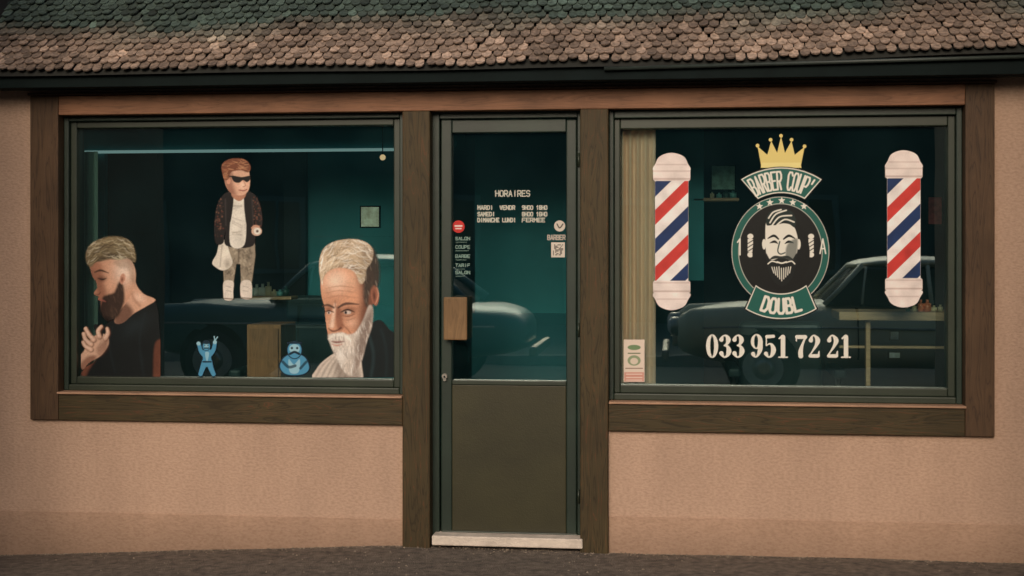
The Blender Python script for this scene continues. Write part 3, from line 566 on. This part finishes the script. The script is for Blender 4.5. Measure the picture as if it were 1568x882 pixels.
# --- logo
f=Film(1112,200,1278,492,1.8); G=(24,92,82); Wt=(232,228,216); K=(8,13,13)
cy_=(228,208,128)
f.poly([(1166,256),(1160,224),(1175,237),(1181,216),(1190,234),(1196,209),(1202,234),(1212,216),(1217,237),(1232,225),(1226,256)],cy_,1,.8,False)
f.poly([(1166,249),(1226,249),(1227,257),(1165,257)],(236,220,146),1,.8,False)
for a,b in ((1160,223),(1180,214),(1196,208),(1212,214),(1232,224)): f.ell(a,b,2.8,2.8,cy_)
f.ell(1195,385,75,84,Wt,.6); f.ell(1195,385,73.8,82.8,G); f.ell(1195,385,64.6,73.6,Wt,.6); f.ell(1195,385,63.5,72.5,K)
def arc(xc,yc,R,t): return (xc+R*math.sin(t),yc-R*math.cos(t))
xc,yc=1196.5,370; 
def ribbon(xc,yc,R0,R1,t,col,grow=0):
    a=[arc(xc,yc,R1+grow,q) for q in np.linspace(-t-grow/R1,t+grow/R1,15)]; b=[arc(xc,yc,R0-grow,q) for q in np.linspace(t*.86+grow/R0,-t*.86-grow/R0,15)]; f.poly(a+b,col,1,.8,False)
ribbon(xc,yc,76,112,.56,K,3.0); ribbon(xc,yc,76,112,.56,Wt,1.5); ribbon(xc,yc,76,112,.56,G)
text(f,"BARBER COUP'",-56,0,58,27,1.4,Wt,lambda x,y:arc(xc,yc,107-y,x/108),1.6)
for k,(a,b) in enumerate(((1163,316),(1179,310),(1197,307),(1214,310),(1231,316))):
    pts=[]
    for i in range(10):
        R=5.6 if i%2==0 else 2.5; t=math.pi*i/5; pts.append((a+R*math.sin(t),b-R*math.cos(t)))
    f.poly(pts,Wt,1,.7,False)
def arcb(xc,yc,R,t): return (xc+R*math.sin(t),yc+R*math.cos(t))
for g,c in ((3,K),(1.5,Wt),(0,G)):
    a=[arcb(1196,385,102+g,q) for q in np.linspace(-.54-g/100,.54+g/100,15)]; b=[arcb(1196,385,66-g,q) for q in np.linspace(.62+g/66,-.62-g/66,15)]; f.poly(a+b,c,1,.8,False)
text(f,"DOUBL",-30,0,30,22,2.0,Wt,lambda x,y:arcb(1196,385,73+y,x/84),1.8)
text(f,"1",1125,366,1139,24,1.1,Wt); text(f,"A",1254,366,1266,22,1.0,Wt)
for a in (1149,1242):
    f.poly([(a-4,366),(a+4,366),(a+4,386),(a-4,386)],Wt,1,.7,False); f.ell(a,362,4.5,4,Wt); f.ell(a,390,4.5,4,Wt)
    for k in range(3): f.line([(a-4,373+k*6),(a+4,368+k*6)],.8,K,.9)
f.ell(1196,388,44,56,(6,10,10))
f.poly([(1172,356),(1174,340),(1185,345),(1200,342),(1214,346),(1220,358),(1222,375),(1219,392),(1214,405),(1205,410),(1196,411),(1186,409),(1177,402),(1173,386)],Wt,1,1)
f.ell(1170,374,3,8,Wt); f.ell(1223,374,3,8,Wt)
f.poly([(1174,345),(1176,328),(1186,321),(1200,319),(1213,325),(1219,338),(1216,348),(1204,340),(1190,342)],(24,40,38),1,1)
for p in ([(1179,341),(1188,328),(1204,322)],[(1183,344),(1194,332),(1212,330)],[(1190,344),(1202,336),(1216,340)],[(1177,334),(1184,325),(1196,321)]): f.line(p,1.1,Wt,.95)
f.line([(1176,365,.8),(1185,361,2),(1192,366,1.2)],1,K); f.line([(1200,366,1.2),(1208,361,2),(1217,365,.8)],1,K)
f.line([(1179,372,.6),(1186,370,2),(1191,373,.6)],1,K); f.line([(1202,373,.6),(1208,370,2),(1215,372,.6)],1,K)
f.line([(1194,370),(1191,384),(1195,389),(1202,387)],1,(50,70,66)); f.poly([(1206,374),(1221,366),(1218,396),(1208,404),(1203,392)],(60,74,70),.75,4,atop=True)
bd=f.poly([(1173,388),(1180,398),(1190,396),(1196,393),(1204,396),(1213,397),(1220,388),(1218,410),(1210,430),(1197,438),(1184,430),(1176,412)],(14,20,20),1,1)
f.line([(1178,398,.6),(1186,394,2.4),(1196,394,1.6),(1206,394,2.4),(1215,398,.6)],1,(40,48,46)); f.line([(1190,401),(1197,403),(1204,401)],1.1,Wt)
for k in range(9): f.line([(1182+k*3.6,409+random.uniform(-2,2)),(1185+k*3,430-abs(k-4)*3)],.7,Wt,.9)
f.line([(1176,404),(1182,400),(1190,402)],.9,Wt); f.line([(1204,402),(1212,400),(1217,404)],.9,Wt)
f.build("barber_logo_sign",YS)
# --- phone number
DG={'0':None,'3':[[(3.5,8,3.4),(6,2.6,1.2),(11,2.2,1.8),(14.2,8,3.6),(12,14.5,2),(8,17,1)],[(8,17,1),(13,19,2.2),(15,26,3.9),(12,33,2),(7,34.5,1.2),(3.5,29,3.4)]],
'9':[[(15,12,3.7),(14.6,23,3.5),(11,32,1.8),(7,34.5,1.2),(4,30,3.2)]],'5':[[(5,3.5,2.6),(15,3,2.4)],[(4,3,1),(4,17,1)],[(4.2,17,1),(9,14.5,1.2),(13,17,2.5),(15,24.5,3.9),(12,32.5,2.2),(7,34.5,1.2),(3.5,29.5,3.2)]],
'1':[[(9.5,4,3.4),(9.5,33,3.4)],[(3.5,6.5,1),(8,3,2)],[(3,35,1.1),(16,35,1.1)]],'7':[[(3,4,3),(15.5,4,3)],[(16,4,1.4),(11,16,2),(8.4,26,3.5),(8.6,33,3.7)],[(1.8,3,1.2),(1.8,10,.9)]],
'2':[[(4,9,3.4),(6,3,1.3),(10,2.2,1.6),(14.5,9,3.7),(12,17,2.4),(7,25,1.3),(3,31,1.2)],[(3,33,2.6),(14,33,2.8)],[(16.5,26,.9),(15.6,33,2)]]}
f=Film(1076,506,1310,554,2.0); x=1081
for ch in "033 951 72 21":
    if ch==' ': x+=8.0; continue
    if ch=='0': f.ell(x+9.5,530,9.3,18,Wt); hole=np.clip(.5-(np.sqrt(((f.uu-x-9.5)/3)**2+((f.vv-530)/15.8)**2)-1)*3/.8,0,1); f.a*=1-hole
    else:
        if ch=='9': 
            f.ell(x+9.5,523,9,11.5,Wt); hole=np.clip(.5-(np.sqrt(((f.uu-x-8.5)/3)**2+((f.vv-523)/9.6)**2)-1)*3/.8,0,1); f.a*=1-hole
        for st in DG[ch]: f.line([(x+a,512+b,c) for a,b,c in st],1,Wt)
    x+=20.1
f.build("phone_number_lettering",YS)
# --- door lettering
YDs=YD+.026
f=Film(690,286,872,430,1.8); TC=(190,190,176)
text(f,"HORAIRES",758,292,812,8.5,.85,TC)
rowsT=[("MARDI  VENDR",731,789,"9H00 18H0",799,838,315),("SAMEDI",731,758,"8H00 16H0",799,838,325),("DIMANCHE LUNDI",731,790,"FERMEE",799,835,334)]
for a,x0_,x1_,b2,x2_,x3_,y_ in rowsT:
    text(f,a,x0_,y_,x1_,5.8,.8,TC); text(f,b2,x2_,y_,x3_,5.8,.8,TC)
f.ell(702,347,9.5,9.5,(196,46,42)); f.line([(697,346),(707,346)],1.2,(235,215,205)); f.line([(698,350),(706,350)],.8,(235,215,205))
for k,y_ in enumerate((363,376,390,404,415)):
    text(f,["SALON","COUPE","BARBE","TARIF","SALON"][k],697,y_,720,4.5,.6,(120,150,140)); f.line([(698,y_+8),(716+random.uniform(-6,3),y_+8)],.6,(100,130,120),.8)
f.ell(857,346,8.5,8.5,(206,196,182)); f.line([(853,343),(857,349),(862,343)],.9,(70,60,50)); text(f,"BARBER",838,360,866,7,.8,(180,172,160))
f.poly([(844,371),(865,371),(865,394),(844,394)],(212,202,188),1,.7,False)
for i in range(9):
    for j in range(9):
        if random.random()<.5: f.ell(847.5+i*1.75,375+j*1.9,.9,.9,(60,50,44),.9,.6)
f.build("door_opening_hours_lettering",YDs)
f=Film(952,516,990,588,1.8)
f.poly([(955,520),(987,520),(987,585),(955,585)],(224,206,190),1,.7,False); f.ell(971,532,10,4,(92,130,84),.9); f.ell(971,552,10,8,(110,140,96),.8); f.ell(971,553,6,5,(224,206,190),.9); f.line([(962,541),(980,541)],.8,(90,110,70))
f.line([(958,564),(984,564)],.6,(120,90,70)); f.poly([(956,570),(986,570),(986,584),(956,584)],(196,80,60),.6,.8,False)
for y_ in (573,578,582): f.line([(959,y_),(983,y_)],.7,(236,220,206),.8)
f.build("notice_label",YS)

# ------------------------------------------------------------ ground
gl=[(-200,858),(0,850),(300,842),(600,835),(700,838),(930,846),(1250,853),(1568,862),(1800,868)]
gx=[U(a,b)[0] for a,b in gl]; gz=[U(a,b)[1] for a,b in gl]
M_side=mat("pavement_asphalt",(.135,.108,.086),.95,.6,(22,22,22),1,140,col2=(.26,.21,.165),bdist=.012,contrast=(.25,.75),detail=10)
nx,ny=120,30; vs=[];fs=[]
for j in range(ny+1):
    y=.25-1.95*j/ny
    for i in range(nx+1):
        x=-6+12*i/nx; z=np.interp(x,gx,gz)*max(0,1+y/1.7*.9) if y<0 else np.interp(x,gx,gz)
        vs.append((x,y,float(z)+.005*noise.noise(Vector((x*2,y*2,0)))))
for j in range(ny):
    for i in range(nx): fs.append((j*(nx+1)+i,(j+1)*(nx+1)+i,(j+1)*(nx+1)+i+1,j*(nx+1)+i+1))
mesh_obj("pavement",vs,fs,M_side,None,True)
vs=[];fs=[]
for _ in range(1500):
    x=random.uniform(xo0-.6,xo1+.6); y=-.010-abs(random.gauss(0,.035)) if random.random()<.75 else random.uniform(-.7,-.05)
    z=float(np.interp(x,gx,gz)*max(0,1+y/1.7*.9)); r=random.uniform(.002,.006); b=len(vs)
    for d in ((1,0,0),(0,1,0),(-1,0,0),(0,-1,0),(0,0,1)): vs.append((x+d[0]*r*random.uniform(.6,1.4),y+d[1]*r,z+.001+d[2]*r))
    fs+=[(b,b+1,b+4),(b+1,b+2,b+4),(b+2,b+3,b+4),(b+3,b,b+4)]
mesh_obj("gravel_grit",vs,fs,mat("grit",(.24,.19,.14),.9,.5,(30,30,30)))
M_kerb=mat("kerb_stone",(.3,.26,.22),.85,.2,(6,6,6),.3,90)
box("kerb",-30,30,-1.84,-1.69,-.3,-.008,M_kerb,None,.012)
M_road=mat("road_asphalt",(.04,.046,.045),.9,.3,(3,3,3),.6,140)
mesh_obj("road",[(-60,-12,-.13),(60,-12,-.13),(60,-1.7,-.13),(-60,-1.7,-.13)],[(0,1,2,3)],M_road)
mesh_obj("ground",[(-300,-300,-.16),(300,-300,-.16),(300,300,-.16),(-300,300,-.16)],[(0,1,2,3)],mat("soil",(.09,.08,.05),.95))
box("kerb",-30,30,-12.2,-12.05,-.3,0,M_kerb,None,.012)
box("pavement",-30,30,-20.3,-12.205,-.3,-.004,mat("far_pavement",(.045,.055,.052),.9,.2,(2,2,2)),None,0)
# ------------------------------------------------------------ opposite house (reflected in the glass)
oh=empty("town_house"); M_oh=mat("render_dark",(.016,.042,.046),.9,.2,(1,1,1)); M_win=mat("dark_pane",(.01,.02,.02),.15)
box("walls",-18,18,-28,-20.6,-.2,4.4,M_oh,oh,0); M_trim=mat("trim",(.05,.10,.10),.8)
for i in range(9):
    x=-14.5+i*3.6
    if i%3==1:
        box("garage_surround",x-1.25,x+1.25,-20.6,-20.52,-.0,2.5,M_trim,oh,.01); box("garage_door",x-1.12,x+1.12,-20.56,-20.50,.0,2.36,M_win,oh,0)
        continue
    box("window_surround",x-.62,x+.62,-20.6,-20.53,1.0,2.6,M_trim,oh,.01); box("window_pane",x-.5,x+.5,-20.55,-20.52,1.1,2.5,M_win,oh,.0); box("window_mullion",x-.03,x+.03,-20.53,-20.50,1.1,2.5,M_trim,oh,0)
mesh_obj("roof",[(-18.4,-20.1,4.4),(18.4,-20.1,4.4),(18.4,-24.3,5.9),(-18.4,-24.3,5.9),(18.4,-28.5,4.4),(-18.4,-28.5,4.4)],[(0,1,2,3),(3,2,4,5),(0,3,5),(1,4,2)],M_deck,oh)
M_br=mat("brown_render",(.045,.036,.03),.9,.2,(2,2,2),.4,90)
for xs,xe in ((xL-6,xL+.86),(xR-.86,xR+6)):  # unseen houses added on both sides to shade the edges of the view
    nb=empty("added_shade_house"); box("walls",xs,xe,-2.3,8,-.3,6.2,M_br,nb,.01); box("roof_edge",xs-.1,xe+.05,-2.5,8,6.2,6.45,M_deck,nb,.02)
    xm=(xs+xe)/2; box("door",xm-.5,xm+.5,-2.34,-2.28,-.1,2.0,M_fr,nb,.01); box("window",xm+1.1,xm+2.1,-2.34,-2.28,.9,2.1,M_win,nb,.01)

# ------------------------------------------------------------ vintage cars
M_rim=mat("rim",(.5,.48,.42),.5); M_tyre=mat("tyre",(.02,.02,.02),.8); M_lens=mat("lens",(.75,.75,.68),.1)
def car(x0,ynear,paint,roofpaint):
    e=empty("parked_car"); W=.86; yc_=ynear-W-.02; zb_=-.13
    def loft(name,secs,m,k=24,ex=3.2):
        vs=[];fs=[]
        for (x,z0,z1,w) in secs:
            zc=(z0+z1)/2;h=(z1-z0)/2
            for i in range(k):
                t=2*math.pi*i/k; c,s_=math.cos(t),math.sin(t)
                vs.append((x0+x,yc_+w*math.copysign(abs(c)**(2/ex),c),zb_+zc+h*math.copysign(abs(s_)**(2/ex),s_)))
        n=len(secs)
        for a in range(n-1):
            for i in range(k): fs.append((a*k+i,(a+1)*k+i,(a+1)*k+(i+1)%k,a*k+(i+1)%k))
        fs.append(tuple(range(k))); fs.append(tuple(range((n-1)*k,n*k))[::-1])
        o=mesh_obj(name,vs,fs,m,e,True); md=o.modifiers.new("s","SUBSURF"); md.levels=1; md.render_levels=1; return o
    loft("body",[(0,.5,.78,.5),(.05,.42,.9,.7),(.3,.34,.98,.82),(.9,.3,1.03,.85),(1.5,.28,1.06,.86),(2.6,.26,1.04,.87),(3.5,.28,1.04,.86),(4.1,.34,1.0,.82),(4.55,.42,.92,.72),(4.65,.5,.8,.55)],paint)
    for s in (-1,1):
        vs=[]
        loft2=[(.02,.55,.88,.10),(.15,.48,.98,.13),(.8,.45,1.0,.14),(1.6,.5,.96,.09)]
        k=14;fs=[]
        for (x,z0,z1,w) in loft2:
            for i in range(k):
                t=2*math.pi*i/k; vs.append((x0+x,yc_+s*.74+w*math.cos(t),zb_+(z0+z1)/2+(z1-z0)/2*math.sin(t)))
        for a in range(3):
            for i in range(k): fs.append((a*k+i,(a+1)*k+i,(a+1)*k+(i+1)%k,a*k+(i+1)%k))
        fs.append(tuple(range(k))); mesh_obj("fender",vs,fs,paint,e,True)
    def frustum(name,b,t,m,smooth=False,bev=.04):
        (bx0,bx1,bw,bz),(tx0,tx1,twd,tz)=b,t
        vs=[(x0+x,yc_+y,zb_+z) for (x,y,z) in [(bx0,-bw,bz),(bx1,-bw,bz),(bx1,bw,bz),(bx0,bw,bz),(tx0,-twd,tz),(tx1,-twd,tz),(tx1,twd,tz),(tx0,twd,tz)]]
        o=mesh_obj(name,vs,[(0,3,2,1),(4,5,6,7),(0,1,5,4),(1,2,6,5),(2,3,7,6),(3,0,4,7)],m,e); md=o.modifiers.new("b","BEVEL"); md.width=bev; md.segments=4; return o
    frustum("cabin_glass",(1.62,3.95,.74,1.0),(2.08,3.42,.60,1.44),M_win)
    loft("roof",[(1.98,1.43,1.46,.45),(2.1,1.42,1.52,.6),(2.7,1.42,1.575,.64),(3.25,1.42,1.54,.62),(3.5,1.41,1.47,.5)],roofpaint,20,2.6)
    for s in (-1,1):
        for (a,b2,r) in (((1.62,.745,1.02),(2.08,.61,1.46),.03),((2.78,.755,1.02),(2.76,.62,1.46),.025),((3.95,.745,1.02),(3.42,.61,1.46),.06),((2.05,.75,1.03),(2.12,.62,1.44),.012)):
            cyl("pillar",(x0+a[0],yc_+s*a[1],zb_+a[2]),(x0+b2[0],yc_+s*b2[1],zb_+b2[2]),r,roofpaint,e,10)
        cyl("side_trim",(x0+.3,yc_+s*.872,zb_+.76),(x0+4.3,yc_+s*.86,zb_+.76),.012,M_metal,e,8)
        for wx in (.95,3.6):
            cyl("wheel_arch",(x0+wx,yc_+s*.70,zb_+.36),(x0+wx,yc_+s*.874,zb_+.36),.40,M_blk,e,36)
            cyl("tyre",(x0+wx,yc_+s*.68,zb_+.33),(x0+wx,yc_+s*.885,zb_+.33),.33,M_tyre,e,36); cyl("whitewall",(x0+wx,yc_+s*.88,zb_+.33),(x0+wx,yc_+s*.89,zb_+.33),.22,M_rim,e,30); cyl("hubcap",(x0+wx,yc_+s*.885,zb_+.33),(x0+wx,yc_+s*.915,zb_+.33),.14,M_metal,e,24,.06)
        cyl("headlamp_ring",(x0+.05,yc_+s*.62,zb_+.76),(x0-.06,yc_+s*.62,zb_+.76),.12,M_metal,e,24); ball("headlamp",(x0-.05,yc_+s*.62,zb_+.76),.1,M_lens,e,12,(.5,1,1))
    box("grille",x0-.05,x0+.03,yc_-.4,yc_+.4,zb_+.5,zb_+.8,M_metal,e,.03); box("bumper",x0-.16,x0-.08,yc_-.85,yc_+.85,zb_+.38,zb_+.5,M_metal,e,.035); box("bumper_rear",x0+4.68,x0+4.76,yc_-.85,yc_+.85,zb_+.4,zb_+.52,M_metal,e,.035)
    box("door_gap",x0+1.98,x0+1.99,yc_-.876,yc_+.876,zb_+.42,zb_+.98,M_blk,e,0); box("door_gap_rear",x0+2.88,x0+2.89,yc_-.876,yc_+.876,zb_+.42,zb_+.98,M_blk,e,0)
cx_=U(1035,480,8.2)[0]
car(cx_,-8.2,mat("cream_paint",(.90,.82,.56),.4,.04,spec=.6),mat("cream_roof",(.9,.83,.60),.4,.04))
car(U(195,480,8.4)[0],-8.4,mat("teal_paint",(.05,.15,.155),.35,.04,spec=.6),mat("teal_roof",(.10,.22,.22),.35,.04))

# ------------------------------------------------------------ light
w=bpy.data.worlds.new("World"); sc.world=w; w.use_nodes=True; nt=w.node_tree
bg=nt.nodes["Background"]; sk=nt.nodes.new("ShaderNodeTexSky"); sk.sky_type='NISHITA'; sk.sun_disc=False
EL=math.radians(26); AZ=math.radians(184)
sk.sun_elevation=EL; sk.sun_rotation=AZ; sk.dust_density=3; nt.links.new(sk.outputs[0],bg.inputs[0]); bg.inputs[1].default_value=.105
sl=bpy.data.lights.new("sun",'SUN'); sl.energy=1.45; sl.angle=math.radians(28); sl.color=(1,.83,.67)
so=bpy.data.objects.new("sun",sl); sc.collection.objects.link(so)
dirv=Vector((math.sin(AZ)*math.cos(EL),math.cos(AZ)*math.cos(EL),math.sin(EL)))
so.rotation_euler=dirv.to_track_quat('Z','Y').to_euler()
